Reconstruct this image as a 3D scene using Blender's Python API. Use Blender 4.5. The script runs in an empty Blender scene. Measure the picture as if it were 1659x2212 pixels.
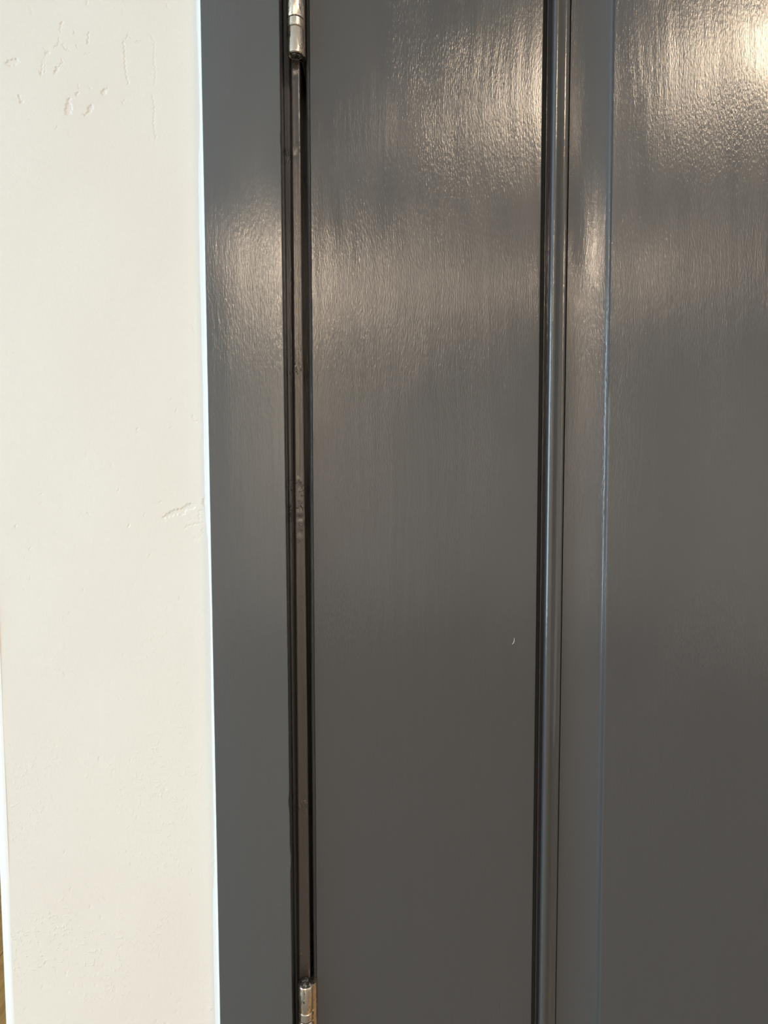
import bpy, bmesh, math, random
import numpy as np
from mathutils import Vector, Matrix
random.seed(7)
C = bpy.context.scene.collection
SC = bpy.context.scene

# ------------------------------------------------------------------ camera
D, ZC, F = 0.515, 1.45, 1534.0          # distance to the door, eye height, focal length in px of a 1659 x 2212 frame
PITCH, ROLL = math.radians(3.9), 0.0028
cd = bpy.data.cameras.new('camera'); cam = bpy.data.objects.new('camera', cd); C.objects.link(cam)
fw = Vector((0, math.cos(PITCH), -math.sin(PITCH)))
rt = Vector((1, 0, -ROLL)); rt = (rt - fw*rt.dot(fw)).normalized()
up = rt.cross(fw).normalized()
cam.matrix_world = Matrix(((rt.x, up.x, -fw.x, 0), (rt.y, up.y, -fw.y, -D), (rt.z, up.z, -fw.z, ZC), (0, 0, 0, 1)))
cd.sensor_fit = 'VERTICAL'; cd.sensor_height = 24.0; cd.lens = F/2212.0*24.0
cd.clip_start = 0.01
SC.camera = cam

# ------------------------------------------------------------------ world, lamps, exposure
w = bpy.data.worlds.new('world'); SC.world = w; w.use_nodes = True
w.node_tree.nodes['Background'].inputs[0].default_value = (0.75, 0.85, 1.0, 1)
w.node_tree.nodes['Background'].inputs[1].default_value = 0.35
SC.view_settings.view_transform = 'Standard'; SC.view_settings.look = 'None'
SC.view_settings.exposure = -0.37; SC.view_settings.gamma = 1; SC.view_settings.use_curve_mapping = False

def lamp(name, loc, size, power, col, rot=(0, 0, 0), size_y=None):
    l = bpy.data.lights.new(name, 'AREA'); l.energy = power; l.color = col
    if size_y: l.shape = 'RECTANGLE'; l.size = size; l.size_y = size_y
    else: l.shape = 'DISK'; l.size = size
    o = bpy.data.objects.new(name, l); C.objects.link(o); o.location = loc; o.rotation_euler = rot
    return o
WARM = (1.0, 0.78, 0.56)
for x_, y_, p_ in ((-0.98, -3.45, 17), (-0.34, -3.6, 44), (0.45, -4.5, 9), (1.42, -3.9, 34), (-0.50, -5.2, 74), (0.47, -1.93, 2.2)):
    lamp('downlight', (x_, y_, 2.585), 0.16, p_, WARM)
for x_ in (1.04, 1.30):
    lamp('ceiling_lamp', (x_, -1.44, 2.57), 0.36, 15, WARM)
lamp('window_daylight', (-2.93, -1.3, 1.45), 1.7, 128, (0.64, 0.85, 1.0), (0, math.radians(-90), 0), 2.4)

# ------------------------------------------------------------------ helpers
def ray(px, py):
    return fw + rt*((px-829.5)/F) - up*((py-1106.0)/F)
def at(px, py, y):                      # where the view ray of a measured pixel meets the vertical plane at depth y
    d = ray(px, py); t = (y + D)/d.y
    return d.x*t, ZC + d.z*t
def xz(p0, p1, y):                      # a plumb edge measured at the top and at the bottom: slope and offset of x(z)
    xa, za = at(p0, 0, y); xb, zb = at(p1, 2212, y)
    m = (xa-xb)/(za-zb); return m, xa - m*za
def tag(o, label=None, cat=None, group=None, kind=None):
    if label: o['label'] = label
    if cat: o['category'] = cat
    if group: o['group'] = group
    if kind: o['kind'] = kind
    return o
def empty(name, loc, parent=None):
    o = bpy.data.objects.new(name, None); C.objects.link(o); o.location = loc; o.empty_display_size = .05
    if parent: o.parent = parent
    return o
def link(name, me, mat, parent=None, smooth=False, loc=(0, 0, 0)):
    me.materials.append(mat)
    if smooth: me.polygons.foreach_set('use_smooth', [True]*len(me.polygons))
    me.update()
    o = bpy.data.objects.new(name, me); C.objects.link(o); o.location = loc
    if parent:
        o.parent = parent
    return o
def mesh(name, V, Fc, mat, parent=None, smooth=False):
    me = bpy.data.meshes.new(name); me.from_pydata([tuple(v) for v in V], [], [tuple(f) for f in Fc])
    return link(name, me, mat, parent, smooth)
def box(name, a, b, mat, parent=None, bev=0.0):
    bm = bmesh.new(); bmesh.ops.create_cube(bm, size=1)
    for v in bm.verts:
        v.co = Vector([(a[i]+b[i])/2 + v.co[i]*(b[i]-a[i]) for i in range(3)])
    if bev: bmesh.ops.bevel(bm, geom=bm.edges[:], offset=bev, segments=2, affect='EDGES')
    me = bpy.data.meshes.new(name); bm.to_mesh(me); bm.free()
    return link(name, me, mat, parent)
def sweep(name, prof, z0, z1, mat, parent=None, closed=True, rows=2, wobble=None, sharp=35, zs=None):
    """prof: list of (px at image top, px at image bottom, depth) walked round the section; swept from z0 to z1"""
    L = [xz(a, b, y) + (y,) for a, b, y in prof]
    if zs is None: zs = np.linspace(z0, z1, rows)
    V = []; n = len(L)
    for z in zs:
        for k, (m, c, y) in enumerate(L):
            x = m*z + c; yy = y
            if wobble:
                dx, dy = wobble(k, z); x += dx; yy += dy
            V.append((x, yy, z))
    Fc = []
    for r in range(len(zs)-1):
        for k in range(n if closed else n-1):
            k2 = (k+1) % n
            Fc.append((r*n+k, r*n+k2, (r+1)*n+k2, (r+1)*n+k))
    if closed:
        Fc.append(tuple(reversed(range(n)))); Fc.append(tuple((len(zs)-1)*n+k for k in range(n)))
    me = bpy.data.meshes.new(name); me.from_pydata(V, [], Fc)
    o = link(name, me, mat, parent, True)
    bm = bmesh.new(); bm.from_mesh(me); bmesh.ops.recalc_face_normals(bm, faces=bm.faces[:])
    for e in bm.edges:
        if len(e.link_faces) == 2 and e.calc_face_angle(0) > math.radians(sharp): e.smooth = False
    bm.to_mesh(me); bm.free()
    return o

# ------------------------------------------------------------------ materials
def mat_new(name, col, rough, metal=0.0, spec=0.5):
    m = bpy.data.materials.new(name); m.use_nodes = True
    b = m.node_tree.nodes['Principled BSDF']
    b.inputs['Base Color'].default_value = (*col, 1); b.inputs['Roughness'].default_value = rough
    b.inputs['Metallic'].default_value = metal; b.inputs['Specular IOR Level'].default_value = spec
    return m, m.node_tree, b
def nd(nt, t, **kw):
    n = nt.nodes.new(t)
    for k, v in kw.items(): setattr(n, k, v)
    return n
def noise(nt, co, scale, detail=2, rough=.5, dist=0):
    n = nd(nt, 'ShaderNodeTexNoise'); nt.links.new(co, n.inputs['Vector'])
    n.inputs['Scale'].default_value = scale; n.inputs['Detail'].default_value = detail
    n.inputs['Roughness'].default_value = rough; n.inputs['Distortion'].default_value = dist
    return n.outputs['Fac']
def mapping(nt, co, scale, rot=(0, 0, 0), loc=(0, 0, 0)):
    n = nd(nt, 'ShaderNodeMapping'); nt.links.new(co, n.inputs['Vector'])
    n.inputs['Scale'].default_value = scale; n.inputs['Rotation'].default_value = rot; n.inputs['Location'].default_value = loc
    return n.outputs['Vector']
def math_(nt, op, a, b=None, c=None, clamp=False):
    n = nd(nt, 'ShaderNodeMath', operation=op); n.use_clamp = clamp
    for i, v in enumerate((a, b, c)):
        if v is None: continue
        if hasattr(v, 'links'): nt.links.new(v, n.inputs[i])
        else: n.inputs[i].default_value = v
    return n.outputs[0]
def ramp(nt, f, a, b, lo=0., hi=1.):
    n = nd(nt, 'ShaderNodeMapRange'); nt.links.new(f, n.inputs['Value'])
    n.inputs['From Min'].default_value = a; n.inputs['From Max'].default_value = b
    n.inputs['To Min'].default_value = lo; n.inputs['To Max'].default_value = hi
    return n.outputs['Result']
def mixcol(nt, f, a, b):
    n = nd(nt, 'ShaderNodeMix', data_type='RGBA'); nt.links.new(f, n.inputs['Factor'])
    n.inputs[6].default_value = (*a, 1); n.inputs[7].default_value = (*b, 1)
    return n.outputs[2]

def brushed_paint(name, col, amp=1.0, rough=.24, seed=0.0):
    """satin enamel laid on with a brush: long vertical ridges, short dabs and an orange peel, stronger in some places"""
    m, nt, b = mat_new(name, col, rough)
    co = nd(nt, 'ShaderNodeNewGeometry').outputs['Position']
    co = mapping(nt, co, (1, 1, 1), loc=(seed, seed*.7, seed*.31))
    wob = nd(nt, 'ShaderNodeTexNoise'); nt.links.new(co, wob.inputs['Vector']); wob.inputs['Scale'].default_value = 9; wob.inputs['Detail'].default_value = 1
    wv = nd(nt, 'ShaderNodeVectorMath', operation='MULTIPLY_ADD'); nt.links.new(wob.outputs['Color'], wv.inputs[0])
    wv.inputs[1].default_value = (.012, 0, 0); nt.links.new(co, wv.inputs[2])
    cw = wv.outputs[0]
    strokes = noise(nt, mapping(nt, cw, (1350, 400, 70)), 1.0, 3, .6)
    dabs = noise(nt, mapping(nt, cw, (1150, 700, 300)), 1.0, 2, .5)
    peel = noise(nt, co, 1900, 2, .5)
    wide = noise(nt, mapping(nt, cw, (120, 60, 9)), 1.0, 2, .5)
    where = ramp(nt, noise(nt, mapping(nt, co, (11, 11, 5.5)), 1.0, 2, .55), .42, .60, .34, 1.15)
    h = math_(nt, 'MULTIPLY', strokes, math_(nt, 'MULTIPLY', where, .00013*amp))
    h = math_(nt, 'ADD', h, math_(nt, 'MULTIPLY', dabs, math_(nt, 'MULTIPLY', where, .00018*amp)))
    h = math_(nt, 'ADD', h, math_(nt, 'MULTIPLY', peel, .00002*amp))
    h = math_(nt, 'ADD', h, math_(nt, 'MULTIPLY', wide, .00028*amp))
    bp = nd(nt, 'ShaderNodeBump'); nt.links.new(h, bp.inputs['Height'])
    bp.inputs['Distance'].default_value = 1.0; bp.inputs['Strength'].default_value = 1.0
    nt.links.new(bp.outputs[0], b.inputs['Normal']); nt.links.new(bp.outputs[0], b.inputs['Coat Normal'])
    b.inputs['Coat Weight'].default_value = 1.0; b.inputs['Coat IOR'].default_value = 1.62
    nt.links.new(ramp(nt, noise(nt, mapping(nt, cw, (60, 60, 8)), 1.0, 2), .3, .7, rough*.8, rough*1.25), b.inputs['Coat Roughness'])
    b.inputs['Roughness'].default_value = .45; b.inputs['Specular IOR Level'].default_value = .25
    return m
DOOR = brushed_paint('door_enamel', (.060, .062, .065), 1.0, .14)
FRAME = brushed_paint('frame_enamel', (.073, .077, .080), .9, .14, 3.1)
JAMB = brushed_paint('jamb_enamel', (.046, .041, .040), .8, .2, 5.7)
def old_paint_lumps(m, zones):
    nt = m.node_tree; b = nt.nodes['Principled BSDF']
    co = nd(nt, 'ShaderNodeNewGeometry').outputs['Position']
    z = nd(nt, 'ShaderNodeSeparateXYZ'); nt.links.new(co, z.inputs[0]); mask = None
    for zc, hw in zones:
        d = math_(nt, 'ABSOLUTE', math_(nt, 'SUBTRACT', z.outputs['Z'], zc))
        f = ramp(nt, d, hw, hw*.55)
        mask = f if mask is None else math_(nt, 'MAXIMUM', mask, f)
    n = ramp(nt, noise(nt, mapping(nt, co, (1, 1, .55)), 430, 2, .5, 1.2), .56, .70)
    bp = nd(nt, 'ShaderNodeBump'); nt.links.new(math_(nt, 'MULTIPLY', math_(nt, 'MULTIPLY', n, mask), .00025), bp.inputs['Height'])
    bp.inputs['Distance'].default_value = 1
    old = b.inputs['Normal'].links[0].from_socket; nt.links.new(old, bp.inputs['Normal'])
    nt.links.new(bp.outputs[0], b.inputs['Normal']); nt.links.new(bp.outputs[0], b.inputs['Coat Normal'])
old_paint_lumps(JAMB, [(at(650, p, 0)[1], h) for p, h in ((1100, .030), (2070, .012), (155, .008), (325, .007), (1740, .012), (795, .006))])
MOULD = brushed_paint('moulding_enamel', (.057, .059, .061), .45, .13, 8.3)

def plaster(name, col, col2, pits=1.0):
    m, nt, b = mat_new(name, col, .55, 0, .3)
    co = nd(nt, 'ShaderNodeNewGeometry').outputs['Position']
    big = noise(nt, co, 7, 3, .5)
    nt.links.new(mixcol(nt, ramp(nt, big, .35, .65), col, col2), b.inputs['Base Color'])
    where = ramp(nt, noise(nt, co, 16, 2), .42, .62)
    z = nd(nt, 'ShaderNodeSeparateXYZ'); nt.links.new(co, z.inputs[0])
    low = ramp(nt, z.outputs['Z'], 1.0, 1.45, 1.0, .18)
    fine = noise(nt, co, 420, 3, .55)
    speck = ramp(nt, noise(nt, mapping(nt, co, (1, 1, 1), (0, .6, 0)), 330, 1, .5, .6), .60, .72)
    h = math_(nt, 'MULTIPLY', fine, .00014*pits)
    h = math_(nt, 'ADD', h, math_(nt, 'MULTIPLY', math_(nt, 'MULTIPLY', speck, math_(nt, 'MULTIPLY', where, low)), .00022*pits))
    bp = nd(nt, 'ShaderNodeBump'); nt.links.new(h, bp.inputs['Height']); bp.inputs['Distance'].default_value = 1
    nt.links.new(bp.outputs[0], b.inputs['Normal'])
    return m
WALL = plaster('cream_wall_paint', (.79, .785, .735), (.785, .765, .72))
TRIM = plaster('white_trim_paint', (.84, .86, .84), (.84, .85, .84), .3)
CEIL = plaster('ceiling_paint', (.82, .82, .82), (.82, .82, .82), .6)
CAULK = plaster('white_caulk', (.775, .785, .765), (.775, .785, .765), .3)
ROOM = plaster('room_wall_paint', (.86, .86, .86), (.86, .86, .86), .6)

def nickel():
    m, nt, b = mat_new('worn_satin_nickel', (.78, .72, .66), .2, 1.0)
    co = nd(nt, 'ShaderNodeNewGeometry').outputs['Position']
    st = noise(nt, mapping(nt, co, (520, 520, 45)), 1.0, 4, .6, .4)
    bl = noise(nt, mapping(nt, co, (260, 260, 160)), 1.0, 3, .6, 1.0)
    paint = ramp(nt, math_(nt, 'MULTIPLY', math_(nt, 'ADD', st, bl), .5), .57, .62)
    nt.links.new(mixcol(nt, paint, (.84, .74, .62), (.20, .185, .175)), b.inputs['Base Color'])
    nt.links.new(ramp(nt, bl, .3, .7, .12, .34), b.inputs['Roughness'])
    bp = nd(nt, 'ShaderNodeBump'); nt.links.new(math_(nt, 'MULTIPLY', math_(nt, 'ADD', st, bl), .00018), bp.inputs['Height']); bp.inputs['Distance'].default_value = 1
    nt.links.new(bp.outputs[0], b.inputs['Normal'])
    return m
NICKEL = nickel()
def smeared():
    m, nt, b = mat_new('paint_smeared_metal', (.12, .115, .11), .35, .6)
    co = nd(nt, 'ShaderNodeNewGeometry').outputs['Position']
    n = noise(nt, co, 420, 3, .6, 1)
    nt.links.new(mixcol(nt, ramp(nt, n, .5, .62), (.05, .048, .046), (.38, .36, .34)), b.inputs['Base Color'])
    bp = nd(nt, 'ShaderNodeBump'); nt.links.new(math_(nt, 'MULTIPLY', n, .0006), bp.inputs['Height']); bp.inputs['Distance'].default_value = 1
    nt.links.new(bp.outputs[0], b.inputs['Normal'])
    return m
SMEAR = smeared()
def wood():
    m, nt, b = mat_new('honey_oak', (.42, .25, .09), .4)
    co = nd(nt, 'ShaderNodeNewGeometry').outputs['Position']
    g = noise(nt, mapping(nt, co, (60, 5, 5)), 1.0, 5, .6, .8)
    nt.links.new(mixcol(nt, ramp(nt, g, .3, .7), (.42, .225, .060), (.66, .40, .13)), b.inputs['Base Color'])
    return m
WOOD = wood()
LOW_BOUNCE, _, _ = mat_new('low_bounce_grey', (.13, .13, .13), .6)
DARK, _, _ = mat_new('unlit_gap_paint', (.03, .028, .027), .6)

# ------------------------------------------------------------------ room shell
CH = 2.6
XL, XR, YB, YF = -3.0, 3.2, -6.0, 2.6
xw = at(17, 1850, -.004)[0]                           # outside corner of the door wall
fl = tag(box('floor', (XL, YB, -.10), (XR, YF, -.012), DARK), 'honey oak plank floor glimpsed past the wall corner', kind='structure')
x = XL; k = 0
box('unseen_grey_flooring', (XL, YB, -.0119), (XR, -.36, 0), LOW_BOUNCE, fl)  # unseen grey floor zone, made up to keep warm bounce off the door
while x < XR - .01:
    y = -.35
    while y < YF:
        L = random.uniform(1.1, 1.9)
        a, bb = max(y, YB), min(y+L, YF)
        if bb-a > .05:
            if a >= -.36: box('plank', (x+.0008, a+.0008, -.0119), (min(x+.155, XR)-.0008, bb-.0008, random.uniform(-.0004, 0)), WOOD, fl)
        y += L
    x += .155
tag(box('ceiling', (XL, YB, CH), (XR, YF, CH+.1), CEIL), 'flat off-white ceiling', kind='structure')
tag(box('wall_back', (XL-.1, YB-.1, -.1), (XR+.1, YB, CH+.1), ROOM), 'cream wall facing the grey door', kind='structure')
tag(box('wall_right', (XR, YB, -.1), (XR+.1, YF, CH+.1), ROOM), 'cream wall beyond the latch side of the grey door', kind='structure')
wl = tag(empty('wall_left', (0, 0, 0)), 'cream wall with a broad daylit window', kind='structure')
for n_, a, b_ in (('wall_section', (-3.1, -6, -.1), (-3, -2.6, 2.7)), ('wall_section', (-3.1, 0, -.1), (-3, 2.6, 2.7)),
                  ('wall_section', (-3.1, -2.6, -.1), (-3, 0, .55)), ('wall_section', (-3.1, -2.6, 2.35), (-3, 0, 2.7))):
    box(n_, a, b_, WALL, wl)
tag(box('wall_hall', (XL, YF, -.1), (XR, YF+.1, CH+.1), WALL), 'cream wall at the end of the passage', kind='structure')

# ------------------------------------------------------------------ the door wall, with its plaster blemishes as real relief
WY = -0.004
A0, A1 = 432.4, 475.5
def wall_relief():
    s1 = .2773; crop = lambda P, s=s1, ox=0, oy=0: [(ox+s*a, oy+s*b) for a, b in P]
    G, H = [], []                                     # grooves (open) and hollows (closed)
    H += [crop([(40,490),(60,470),(125,452),(155,482),(120,505),(60,515)]), crop([(440,520),(465,515),(440,575),(415,572)]),
          crop([(530,760),(550,770),(540,800),(565,830),(550,890),(515,900),(505,870),(515,830)]),
          crop([(690,820),(722,815),(722,850),(700,880),(660,905),(640,890),(680,880)]),
          crop([(590,720),(612,722),(606,745),(588,748)]), crop([(140,740),(158,742),(162,785),(185,795),(180,808),(160,800)]),
          crop([(780,710),(835,680),(815,745)]), crop([(355,410),(375,395),(385,410),(360,430)]),
          crop([(675,310),(692,305),(688,335),(678,338)]), crop([(305,560),(325,555),(330,578),(308,582)]),
          crop([(467,168),(482,165),(484,182),(470,188)])]
    G += [crop(p) for p in ([(470,200),(468,245)], [(575,230),(578,262)], [(690,255),(688,300)], [(460,300),(455,340),(425,370)],
          [(490,345),(500,375),(535,390)], [(600,355),(598,375)], [(345,370),(352,400),(350,470),(352,565)], [(332,480),(325,555)],
          [(485,460),(487,490),(470,505)], [(985,300),(995,275),(1030,300)], [(960,345),(965,320),(970,400),(975,520),(985,590),(1000,650)],
          [(1170,270),(1205,320),(1200,480),(1212,560),(1205,660)], [(1185,740),(1205,830),(1195,960),(1215,1080)],
          [(615,655),(615,695)], [(970,775),(955,805)], [(1305,40),(1300,62)], [(195,15),(240,60),(245,95)], [(675,5),(678,28)],
          [(690,670),(712,695)], [(435,1000),(450,990)], [(1065,325),(1100,320)], [(655,425),(700,415)])]
    q = lambda P: crop(P, .1206, 300, 1000)
    H += [q([(400,1000),(470,940),(600,850),(740,820),(800,790),(870,730),(970,730),(1015,790),(930,850),(870,830),(815,900),(790,945),(700,920),(600,955),(430,1000)]),
          q([(1140,740),(1135,680),(1180,615),(1255,605),(1270,700),(1230,800),(1180,760)])]
    G += [q(p) for p in ([(1110,840),(1075,880),(1085,1020)], [(870,1040),(950,1005)], [(820,1170),(870,1130),(1030,1090),(1150,1070)], [(1130,1180),(1155,1250),(1075,1350)])]
    r = lambda P: crop(P, .1356, 400, 640)
    G += [r([(145,340),(120,450),(155,600)]), r([(115,1900),(140,1990),(215,1995)]), r([(300,1660),(310,1700)])]
    rng = random.Random(3)
    for _ in range(150):                              # small scattered nicks, thicker towards the bottom
        a = rng.uniform(15, 430); b = 2212*(1-rng.random()**1.7*.62)
        t = rng.uniform(0, 3.14); l = rng.uniform(1.5, 5)
        G.append([(a, b), (a+l*math.cos(t), b+l*math.sin(t))])
    return G, H
GR, HO = wall_relief()
def seg_dist(X, Z, P, close):
    d = np.full(X.shape, 1e9); n = len(P)
    for i in range(n if close else n-1):
        (x0, z0), (x1, z1) = P[i], P[(i+1) % n]
        vx, vz = x1-x0, z1-z0; L2 = vx*vx+vz*vz+1e-12
        t = np.clip(((X-x0)*vx+(Z-z0)*vz)/L2, 0, 1)
        d = np.minimum(d, np.hypot(X-x0-t*vx, Z-z0-t*vz))
    return d
def inside(X, Z, P):
    c = np.zeros(X.shape, bool); n = len(P)
    for i in range(n):
        (x0, z0), (x1, z1) = P[i], P[(i+1) % n]
        if z0 == z1: continue
        c ^= ((z0 > Z) != (z1 > Z)) & (X < (x1-x0)*(Z-z0)/(z1-z0)+x0)
    return c
ma, ca = xz(A0-2, A1-2, WY)                           # the wall dies into the casing along this line
rows_px = sorted(set(list(np.arange(-6, 300, 1.15)) + list(np.arange(300, 660, 6)) + list(np.arange(660, 950, 1.3)) + list(np.arange(950, 1050, 6))
                 + list(np.arange(1050, 1190, 1.1)) + list(np.arange(1190, 2230, 2.6))))
zr = np.array(sorted([at(220, p, WY)[1] for p in rows_px])); zr = np.concatenate([[0.0, .5], zr, [2.2, CH]])
NU = 400; us = np.linspace(0, 1, NU)
Zg = np.repeat(zr[:, None], NU, 1); XA = ma*Zg + ca + .002
Xg = xw + (XA-xw)*us[None, :]
Yg = np.zeros_like(Xg)
rn = random.Random(5)
for P, cl in [(p, False) for p in GR] + [(p, True) for p in HO]:
    W_ = [at(a, b, WY) for a, b in P]
    x0, x1 = min(p[0] for p in W_)-.004, max(p[0] for p in W_)+.004; z0, z1 = min(p[1] for p in W_)-.004, max(p[1] for p in W_)+.004
    ri = np.where((zr > z0) & (zr < z1))[0]
    if len(ri) == 0: continue
    sl = slice(ri[0], ri[-1]+1); Xs, Zs = Xg[sl], Zg[sl]
    Xs, Zs = (Xs + .00042*np.sin(Zs*1900+Xs*700) + .00020*np.sin(Zs*4300+1), Zs + .00042*np.sin(Xs*2100+2) + .00020*np.sin(Xs*4700+Zs*900))
    m_ = (Xs > x0) & (Xs < x1)
    d = seg_dist(Xs, Zs, W_, cl)
    if cl:
        s = np.where(inside(Xs, Zs, W_), -d, d)
        f = 1/(1+np.exp(s/.00014)); Yg[sl] += np.where(m_, f*.00055, 0)
    else:
        a = .00036*rn.uniform(.5, 1); Yg[sl] += np.where(m_, a*np.exp(-(d/.00048)**2), 0)
Yg += .0004*np.sin(Xg*23+1)*np.sin(Zg*11) + .0002*np.sin(Xg*61)*np.sin(Zg*37+2)     # hand-floated plaster is never flat
NV = len(zr)
V = np.stack([Xg, WY+Yg, Zg], -1).reshape(-1, 3)
ii, jj = np.meshgrid(np.arange(NV-1), np.arange(NU-1), indexing='ij'); q0 = (ii*NU+jj).ravel()
Q = np.stack([q0, q0+1, q0+NU+1, q0+NU], -1)
me = bpy.data.meshes.new('wall_face')
me.vertices.add(len(V)); me.vertices.foreach_set('co', V.ravel().astype(np.float32))
me.loops.add(Q.size); me.loops.foreach_set('vertex_index', Q.ravel().astype(np.int32))
me.polygons.add(len(Q)); me.polygons.foreach_set('loop_start', np.arange(0, Q.size, 4, dtype=np.int32)); me.polygons.foreach_set('loop_total', np.full(len(Q), 4, np.int32))
me.update(calc_edges=True)
wf = tag(empty('wall_front', (0, 0, 0)), 'smooth cream plaster wall left of the grey door casing, with small pits and flakes', kind='structure')
link('wall_face', me, WALL, wf, True)
xc = at(454, 1106, WY)[0]
box('wall_core', (xw+.0002, WY+.003, 0), (xc-.003, .12, CH), WALL, wf)
XD0 = at(672, 1106, 0)[0]                             # hinge edge of the door
DW = .86; XD1 = XD0 + DW
box('wall_section', (XD1+.075, WY, 0), (XR, .12, CH), WALL, wf)
box('wall_section', (xc-.003, WY, 2.14), (XD1+.075, .12, CH), WALL, wf)

# white rounded corner where the wall ends
R_ = .0115; V = []; Fc = []; NS = 14
zs_ = [0, CH]; slope = 0.0
arc = [(xw+.0004 - R_*math.sin(math.pi/2*i/NS), WY + R_*(1-math.cos(math.pi/2*i/NS))) for i in range(NS+1)]
arc += [(xw+.0004-R_, .12), (xw+.0004, .12)]
n = len(arc)
for z in zs_: V += [(a, b, z) for a, b in arc]
Fc = [(k, (k+1) % n, n+(k+1) % n, n+k) for k in range(n)]
tag(mesh('trim_1', V, Fc, TRIM, None, True), 'bright white rounded corner edge at the far left of the wall', kind='structure')
tm = bpy.data.objects['trim_1'].data
bm = bmesh.new(); bm.from_mesh(tm); bmesh.ops.recalc_face_normals(bm, faces=bm.faces[:])
for e in bm.edges:
    if len(e.link_faces) == 2 and e.calc_face_angle(0) > .6: e.smooth = False
bm.to_mesh(tm); bm.free()

# ------------------------------------------------------------------ casing and jamb
zA, zB = 0.0, 2.085
rj = random.Random(11)
PH = [(rj.uniform(40, 900), rj.uniform(0, 6.3), rj.uniform(.3, 1)) for _ in range(14)]
def jit(z, s=1.0, o=0.0):
    return s*sum(a*math.sin(f*z+p+o) for f, p, a in PH)/len(PH)
CF = -0.0135                                          # face of the casing
cas = [(A0, A1, .0), (A0, A1, CF+.0006), (A0+.8, A1+.8, CF+.0001), (A0+2.5, A1+2.5, CF),
       (520, 553, CF-.0001), (601.2, 630.2, CF), (602.6, 631.5, CF+.0004), (603.4, 632.2, CF+.0013),
       (608.2, 635.6, .0), (609, 636, .004), (609, 636, .0100), (A0, A1, .0100)]
def wob_cas(k, z):
    if k in (5, 6, 7):
        b = jit(z, .00022)
        for zc_, a in ((Z1, .0011), (Z2, -.0010), (Z3, .0006)):
            b += -a*math.exp(-((z-zc_)/.006)**2)*.6
        return b, 0
    if k in (1, 2, 3): return jit(z, .00012, 2), 0
    return 0, 0
Z1, Z2, Z3 = at(622, 1735, CF)[1], at(625, 1860, CF)[1], at(606, 300, CF)[1]
zfine = np.concatenate([[0, .6], np.linspace(1.0, 1.95, 420), [2.085]])
ca_ = tag(empty('trim_2', (xc, 0, 0)), 'flat grey painted casing board between the cream wall and the door hinges', kind='structure')
ca_.location = (0, 0, 0)
sweep('casing_board', cas, zA, zB, FRAME, ca_, zs=zfine, wobble=wob_cas)
box('casing_board', (XD1+.004+.012, CF, 0), (XD1+.075, .010, 2.085), FRAME, ca_, .0012)
xl0 = at(454, 1106, CF)[0]
box('casing_board', (xl0+.001, CF, 2.085), (XD1+.075, .010, 2.14), FRAME, ca_, .0012)
# painter's bead of white caulk running along the casing
cb = [(A0-14, A1-13, WY+.0012), (A0-11, A1-10, WY+.0001), (A0-6, A1-6, WY-.0001), (A0-2.4, A1-2.4, WY-.0008), (A0-1.4, A1-1.4, CF+.0056),
      (A0-.1, A1-.1, CF+.0016), (A0+1.2, A1+1.2, CF+.003), (A0+2, A1+2, WY+.002)]
def wob_cb(k, z):
    if k in (1, 2): return jit(z, .0009, 1), jit(z, .0002, 4)
    if k in (3, 4, 5): return jit(z*1.7, .00020, 3), jit(z*2, .0003, 5)
    return 0, 0
sweep('caulk_bead', cb, zA, zB, CAULK, wf, zs=zfine, wobble=wob_cb, sharp=70)

GAPZ = None
jb = [(608.5, 636, .0035), (610.5, 638.2, .0085), (612.0, 639.3, .0098), (616.5, 642.2, .0100), (619, 643.4, .0100), (623.5, 645.0, .0098), (625.6, 645.8, .0080),
      (626.3, 646.2, .0014), (628.2, 647.4, .0003), (630.5, 649, .0), (636, 655, .0002), (643, 668.0, .0), (645.2, 670.6, .0004), (646.2, 671.8, .0014),
      (647.0, 672.4, .004), (657.5, 681.8, .0372), (694, 711, .0372), (712, 727, .11), (608.5, 636, .11)]
zlump = [(at(650, p, 0)[1], at(q_, p, 0)[0], r_, h_) for p, q_, r_, h_ in
         ((1036, 645, .0016, .0007), (1052, 651, .0020, -.0008), (1080, 646, .0012, .0006), (1108, 648, .0016, .0008), (1118, 650, .002, -.0009),
          (1128, 647, .0012, .0007), (1150, 648, .0016, -.0007), (1163, 646, .0018, .0006), (786, 632, .002, -.0007), (800, 634, .0016, .0006),
          (2052, 649, .0015, .0006), (2066, 652, .0030, .0005), (2100, 650, .0035, -.0006), (1725, 653, .003, -.0005), (320, 629, .003, .0008), (335, 630, .002, -.0008), (150, 640, .0020, .0009), (162, 636, .0016, -.0007))]
def wob_jb(k, z):
    dx = dy = 0.0
    if 5 <= k <= 13:
        m, c, y = JL[k]
        x = m*z + c
        for lz, lx, r_, h_ in zlump:
            if abs(z-lz) < 3*r_:
                dy -= h_*math.exp(-((z-lz)/r_)**2-((x-lx)/(r_*1.3))**2)
        if k in (7, 8): dx += jit(z*1.4, .00025, 6)
        if k in (11, 12, 13): dx += jit(z, .00025, 7)
        dy += jit(z*1.3+x*900, .00006, 8)
    return dx, dy
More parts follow.
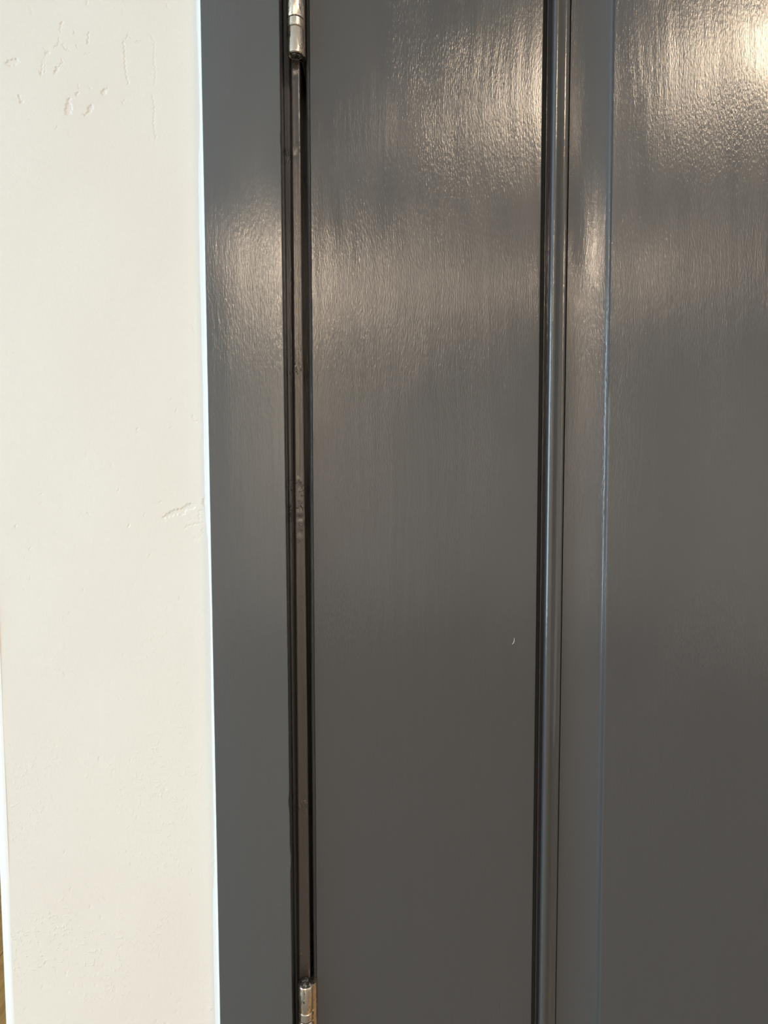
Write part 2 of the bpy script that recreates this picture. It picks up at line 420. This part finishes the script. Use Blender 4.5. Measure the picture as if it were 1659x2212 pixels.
# extra columns on the jamb face so the lumps of old paint have somewhere to stand
jb2 = []
for i, p in enumerate(jb):
    jb2.append(p)
    if i in (9, 10):
        n_ = jb[i+1]
        for t in (.25, .5, .75): jb2.append(tuple(p[q]+(n_[q]-p[q])*t for q in range(3)))
jb = jb2
JL = [xz(a, b, y)+(y,) for a, b, y in jb]
jm = tag(empty('trim_3', (0, 0, 0)), 'dark grey painted hinge jamb in the recess between casing and door', kind='structure')
zj = np.concatenate([[0, .6], np.linspace(1.0, 1.95, 760), [2.06]])
def wj(k, z):
    kk = k
    return wob_jb_full(kk, z)
def wob_jb_full(k, z):
    dx = dy = 0.0
    if 6 <= k <= 19:
        m, c, y = JL[k]; x = m*z+c
        for lz, lx, r_, h_ in zlump:
            if abs(z-lz) < 3*r_: dy -= .35*h_*math.exp(-((z-lz)/r_)**2-((x-lx)/(r_*1.3))**2)
        if k in (7, 8): dx += jit(z*1.4, .00025, 6)
        if k >= 17: dx += jit(z, .00022, 7)
        dy += jit(z*1.3+x*900, .00005, 8)
    return dx, dy
sweep('jamb_board', jb, 0, 2.06, JAMB, jm, zs=zj, wobble=wj, sharp=50)
box('jamb_board', (XD1+.0035, 0, 0), (XD1+.022, .11, 2.06), JAMB, jm, .001)
box('head_jamb', (XD0-.004, 0.001, 2.037), (XD1+.0035, .11, 2.059), JAMB, jm, .001)

# ------------------------------------------------------------------ the door
dr = tag(empty('door_1', (0, 0, 0)), 'dark grey brush-painted panelled door hung on two nickel hinges', kind='structure')
ZD0, ZD1 = .010, 2.033
PZ0, PZ1 = .26, 1.90                                  # panel opening
G0, G1 = 1174.8, 1148.0
XG = at((G0+G1)/2, 1106, 0)[0]
st = [(668.3, 685.5, .0), (669.2, 686.3, -.0001), (672, 689, .0), (G0-3, G1-3, .0), (G0-.8, G1-.8, .0002), (G0, G1, .0009), (G0-4.5, G1-4.5, .0080), (G0-20, G1-20, .035),
      (672.5, 689.5, .035), (659.9, 678.4, .0034), (660.4, 678.8, .0021), (662.0, 680.2, .0013), (666.4, 684.0, .0007), (667.4, 684.9, .0012)]
def wob_st(k, z):
    if k in (0, 1, 12, 13): return jit(z, .00018, 9), 0
    if k in (9, 10, 11): return jit(z*1.5, .00035, 10), jit(z*2.1, .0004, 11)
    return 0, 0
zst = np.concatenate([[ZD0, .6], np.linspace(1.0, 1.95, 420), [ZD1]])
sweep('stile', st, ZD0, ZD1, DOOR, dr, zs=zst, wobble=wob_st, sharp=55)
XG2 = XD1 - (XG-XD0)
box('stile', (XG2, 0, ZD0), (XD1, .035, ZD1), DOOR, dr, .001)
xgl = XG
box('rail', (xgl+.0012, 0.0, ZD0), (XG2, .035, PZ0), DOOR, dr, .0008)
box('rail', (xgl+.0035, 0.0, PZ1), (XG2, .035, ZD1), DOOR, dr, .0008)

# panel moulding: section given as (px top, px bottom, depth); mitred frame on the other three sides from the same section
ms = [(G0+.6, G1+.6, .0030), (G0+.9, G1+.9, .0074), (G0+6.6, G1+5.4, .0078), (G0+8.0, G1+7.0, .0040), (G0+8.6, G1+7.6, .0014), (G0+9.8, G1+8.6, .0014), (G0+10.2, G1+9.0, .0040), (G0+11.0, G1+9.4, .0078),
      (G0+16.5, G1+12.6, .0078), (G0+17.8, G1+13.6, .0040), (G0+18.3, G1+14.0, .0020), (G0+19.3, G1+15.0, -.0006), (G0+21.4, G1+17.2, -.0027), (G0+24.4, G1+20.4, -.0040), (G0+28.5, G1+24.5, -.0046),
      (G0+32.2, G1+28.2, -.0045), (G0+34.4, G1+30.2, -.0038), (G0+37.5, G1+33.0, -.0020), (G0+42, G1+37.0, .0001), (G0+47, G1+42.0, .0012), (G0+51, G1+45.5, .0017),
      (G0+54, G1+48.5, .0013), (G0+56.3, G1+50.6, .0018), (G0+57.3, G1+51.4, .0038), (G0+57.3, G1+51.4, .0098), (G0+.6, G1+.6, .0098)]
def wob_ms(k, z):
    if k in (4, 5): return jit(z, .00008, 1), 0
    if 10 <= k <= 15: return jit(z*.6, .00010, 2), jit(z*.7, .0001, 2)
    return 0, 0
sweep('panel_moulding', ms, PZ0, PZ1, MOULD, dr, zs=np.concatenate([[PZ0, .6], np.linspace(1.0, 1.86, 300), [PZ1]]), wobble=wob_ms, sharp=50)
def straight(prof):
    L = []
    for a, b, y in prof:
        x_ = (lambda mc: mc[0]*ZC+mc[1])(xz(a, b, y)); L.append((x_-XG, y))
    return L
def run(name, L, p0, p1, inward, mat):
    V = []
    for s, y in L:
        V.append((p0[0]+inward[0][0]*s, y, p0[1]+inward[0][1]*s))
    for s, y in L:
        V.append((p1[0]+inward[1][0]*s, y, p1[1]+inward[1][1]*s))
    n = len(L); Fc = [(k, (k+1) % n, n+(k+1) % n, n+k) for k in range(n)] + [tuple(range(n)), tuple(range(2*n-1, n-1, -1))]
    o = mesh(name, V, Fc, mat, dr, True)
    bm = bmesh.new(); bm.from_mesh(o.data); bmesh.ops.recalc_face_normals(bm, faces=bm.faces[:])
    for e in bm.edges:
        if len(e.link_faces) == 2 and e.calc_face_angle(0) > .8: e.smooth = False
    bm.to_mesh(o.data); bm.free()
ML = straight(ms)
run('panel_moulding', ML, (XG2, PZ0), (XG2, PZ1), ((-1, 1), (-1, -1)), MOULD)
run('panel_moulding', ML, (XG, PZ1), (XG2, PZ1), ((1, -1), (-1, -1)), MOULD)
run('panel_moulding', ML, (XG, PZ0), (XG2, PZ0), ((1, 1), (-1, 1)), MOULD)

# raised panel: cove rising to a small fillet, then the flat field
P0, P1 = 1234.6, 1200.6
M0, M1 = 1324.3, 1287.8
cove = []
for i in range(15):
    t = i/14
    cove.append((P0+(M0-3-P0)*t, P1+(M1-3-P1)*t, .0042 - .0044*(t**2.0)))
pn = [(P0-.6, P1-.6, .0060)] + cove + [(M0-1.4, M1-1.4, -.0006), (M0-.4, M1-.4, -.0008), (M0+1.6, M1+1.8, -.0008), (M0+2.6, M1+2.9, -.0012), (M0+4.0, M1+4.4, -.0026), (M0+5.0, M1+5.6, -.0030), (M0+9, M1+10, -.0030)]
PL = straight(pn)
XP0 = XG + PL[-1][0]; XP1 = XG2 - PL[-1][0]; off = PL[-1][0]
def wob_pn(k, z):
    if 15 <= k <= 19: return jit(z*.8, .00012, 5), 0
    return 0, 0
pn_closed = pn + [(pn[-1][0], pn[-1][1], .0085), (P0-.6, P1-.6, .0085)]
sweep('raised_panel_bevel', pn_closed, PZ0+.02, PZ1-.02, DOOR, dr, zs=np.concatenate([[PZ0+.02, .6], np.linspace(1.0, 1.86, 300), [PZ1-.02]]), wobble=wob_pn, sharp=60)
PLc = PL + [(PL[-1][0], .0085), (PL[0][0], .0085)]
run('raised_panel_bevel', PLc, (XG2, PZ0), (XG2, PZ1), ((-1, 1), (-1, -1)), DOOR)
run('raised_panel_bevel', PLc, (XG+.003, PZ1), (XG2-.001, PZ1), ((1, -1), (-1, -1)), DOOR)
run('raised_panel_bevel', PLc, (XG+.003, PZ0), (XG2-.001, PZ0), ((1, 1), (-1, 1)), DOOR)
# field, very slightly uneven as hand-brushed paint on old wood is
m1, c1 = xz(pn[-1][0], pn[-1][1], pn[-1][2])
nx, nz = 60, 160; V = []
for j in range(nz+1):
    z = PZ0+off+(PZ1-PZ0-2*off)*j/nz; xa_ = m1*z+c1
    for i in range(nx+1):
        x_ = xa_ + (XP1-xa_)*i/nx; e = min(i, nx-i)/4; e = min(e, 1)
        V.append((x_, -.0030 + e*(.00022*math.sin(x_*19+.7)*math.sin(z*9.5+.3) + .00010*math.sin(x_*47)*math.sin(z*21)), z))
Fc = [(j*(nx+1)+i, j*(nx+1)+i+1, (j+1)*(nx+1)+i+1, (j+1)*(nx+1)+i) for j in range(nz) for i in range(nx)]
mesh('raised_panel', V, Fc, DOOR, dr, True)
box('panel_backing', (XG+.001, .0099, PZ0-.002), (XG2, .030, PZ1+.002), DARK, dr)

# ------------------------------------------------------------------ hinges
def lathe(prof, seg=48):
    V = []; Fc = []; n = len(prof)
    for i in range(seg):
        a = 2*math.pi*i/seg
        for r, z in prof: V.append((r*math.cos(a), r*math.sin(a), z))
    for i in range(seg):
        j = (i+1) % seg
        for k in range(n-1):
            Fc.append((i*n+k, j*n+k, j*n+k+1, i*n+k+1))
    return V, Fc
def lathe_obj(name, prof, mat, parent, z=0, sharp=40):
    V, Fc = lathe(prof); o = mesh(name, V, Fc, mat, parent, True)
    bm = bmesh.new(); bm.from_mesh(o.data); bmesh.ops.remove_doubles(bm, verts=bm.verts[:], dist=1e-7)
    bmesh.ops.recalc_face_normals(bm, faces=bm.faces[:])
    for e in bm.edges:
        if len(e.link_faces) == 2 and e.calc_face_angle(0) > math.radians(sharp): e.smooth = False
    bm.to_mesh(o.data); bm.free(); o.location.z = z
    return o
RB = .00575
def hinge(x, y, zbot, label, flip, edge_x, jamb_x):
    """five-knuckle butt hinge, 114 mm high; flip puts the pin head on the end seen by the camera"""
    t = tag(empty('hinge', (x, y, zbot)), label, 'hinge', 'nickel butt hinges of the grey door')
    H = [('k', .0172), ('w', .0067), ('k', .0209), ('k', .0205), ('k', .0209), ('w', .0070), ('k', .0208)]
    z = 0
    for i, (s, h) in enumerate(H):
        g = .00022
        if s == 'k':
            r = RB
            lathe_obj('knuckle', [(0, g), (r-.0007, g), (r-.0002, g+.00015), (r, g+.0006), (r, h-g-.0006), (r-.0002, h-g-.00015), (r-.0007, h-g), (0, h-g)] if 0 < i < 6 else
                      ([(0, .0012), (r*.74, .0012), (r*.80, .0001), (r-.0006, 0), (r, .0006), (r, h-g-.0006), (r-.0003, h-g), (0, h-g)] if i == 0 else
                       [(0, g), (r-.0003, g), (r, g+.0006), (r, h-.0009), (r-.0003, h-.0003), (r-.0010, h), (0, h)]), NICKEL, t, z)
        else:
            r = RB*.985
            wo = lathe_obj('bearing_ring', [(0, .0002), (r-.0006, .0002), (r, .0008), (r, h-.0008), (r-.0006, h-.0002), (0, h-.0002)], NICKEL, t, z)
        if i < 6:
            lathe_obj('joint_groove', [(0, -.0004), (RB*.90, -.0004), (RB*.90, .0004), (0, .0004)], SMEAR, t, z+h)
        z += h
    # ends of the pin
    lathe_obj('pin_end', [(0, -.0003), (RB*.48, -.0003), (RB*.56, .0004), (RB*.56, .0016), (0, .0016)], SMEAR, t, 0)
    hd = RB*.93
    lathe_obj('pin_head', [(hd, -.0004), (hd, .0004), (hd*.93, .0011), (hd*.72, .0016), (hd*.35, .0019), (0, .0020)], SMEAR, t, z)
    # leaves: rolled out of the knuckles, then back along the door edge and the jamb
    def leaf(P, mat):
        n = len(P); V = [(a, b, .0004) for a, b in P] + [(a, b, .1136) for a, b in P]
        Fc = [(k, (k+1) % n, n+(k+1) % n, n+k) for k in range(n)] + [tuple(range(n)), tuple(range(2*n-1, n-1, -1))]
        o = mesh('leaf', V, Fc, mat, t)
        bm = bmesh.new(); bm.from_mesh(o.data); bmesh.ops.recalc_face_normals(bm, faces=bm.faces[:]); bm.to_mesh(o.data); bm.free()
    ex = edge_x - x - .0002; jx = jamb_x - x + .0014
    lip = RB + .0022 if flip else RB + .0008
    leaf([(RB-.0020, .0010), (RB+.0001, -.0008 if flip else .0010), (lip-.0004, .0012), (lip, .0020), (max(lip, ex), .0062), (ex, .0072), (ex, .0360), (ex-.0012, .0360), (ex-.0012, .0060), (RB-.0030, .0040)],
         NICKEL if flip else JAMB)
    leaf([(-RB+.0030, .0044), (-RB+.0022, .0050), (jx, .0088), (jx, .0380), (jx+.0012, .0380), (jx+.0012, .0080), (-RB+.0040, .0040)], NICKEL)
    return t
HY = -.0062
def edge_at(k, z, prof): 
    m, c = xz(*prof); return m*z+c
# upper hinge: its lower end is in view; lower hinge: its upper end is in view
xu, zu = at(638.4, 121, HY); xl_, zl_ = at(660.0, 2124, HY)
hinge(xu, HY, zu, 'upper nickel hinge at the top of the picture, seen from below', 0, edge_at(0, zu, (659.7, 678.2, .005)), edge_at(0, zu, (647, 672.4, .005)))
hinge(xl_, HY, zl_-.114, 'lower nickel hinge at the bottom edge, seen from above with a dull pin head', 1, edge_at(0, zl_, (659.7, 678.2, .005)), edge_at(0, zl_, (647, 672.4, .005)))

# ------------------------------------------------------------------ flecks and hairs caught in the paint
def fleck(pts, y, r, mat, parent):
    W_ = [at(a, b, y) for a, b in pts]; V = []; Fc = []
    for i, (x_, z_) in enumerate(W_):
        a, b = W_[max(i-1, 0)], W_[min(i+1, len(W_)-1)]; d = Vector((b[0]-a[0], b[1]-a[1])).normalized(); nn = (-d.y, d.x)
        k = r*(.45 if i in (0, len(W_)-1) else 1)
        V += [(x_+nn[0]*k, y, z_+nn[1]*k), (x_+nn[0]*k*.4, y-k*.8, z_+nn[1]*k*.4), (x_-nn[0]*k*.4, y-k*.8, z_-nn[1]*k*.4), (x_-nn[0]*k, y, z_-nn[1]*k)]
    for i in range(len(W_)-1):
        for k in range(3): Fc.append((i*4+k, i*4+k+1, i*4+k+5, i*4+k+4))
    return mesh('paint_fleck', V, Fc, mat, parent, True)
for pts, y in (([(1110.5, 1378), (1110.8, 1384), (1109, 1389), (1106, 1392)], 0), ([(1142, 1022), (1148, 1021), (1156, 1016)], 0), ([(1027, 1428), (1029, 1430)], 0),
               ([(952, 1120), (955, 1124)], 0), ([(1615, 1800), (1613, 1812)], -.0030), ([(1500, 2030), (1497, 2036)], -.0030), ([(1018, 1415), (1017, 1424)], 0)):
    fleck(pts, y+.00002, .00016, TRIM if pts[0][0] == 1110.5 else DOOR, dr)
for pts in ([(725, 2152), (720, 2165), (717, 2185), (714, 2206)], [(738, 2165), (741, 2185), (740, 2205)], [(730, 2180), (724, 2205)]):
    fleck(pts, .00002, .00022, DOOR, dr)
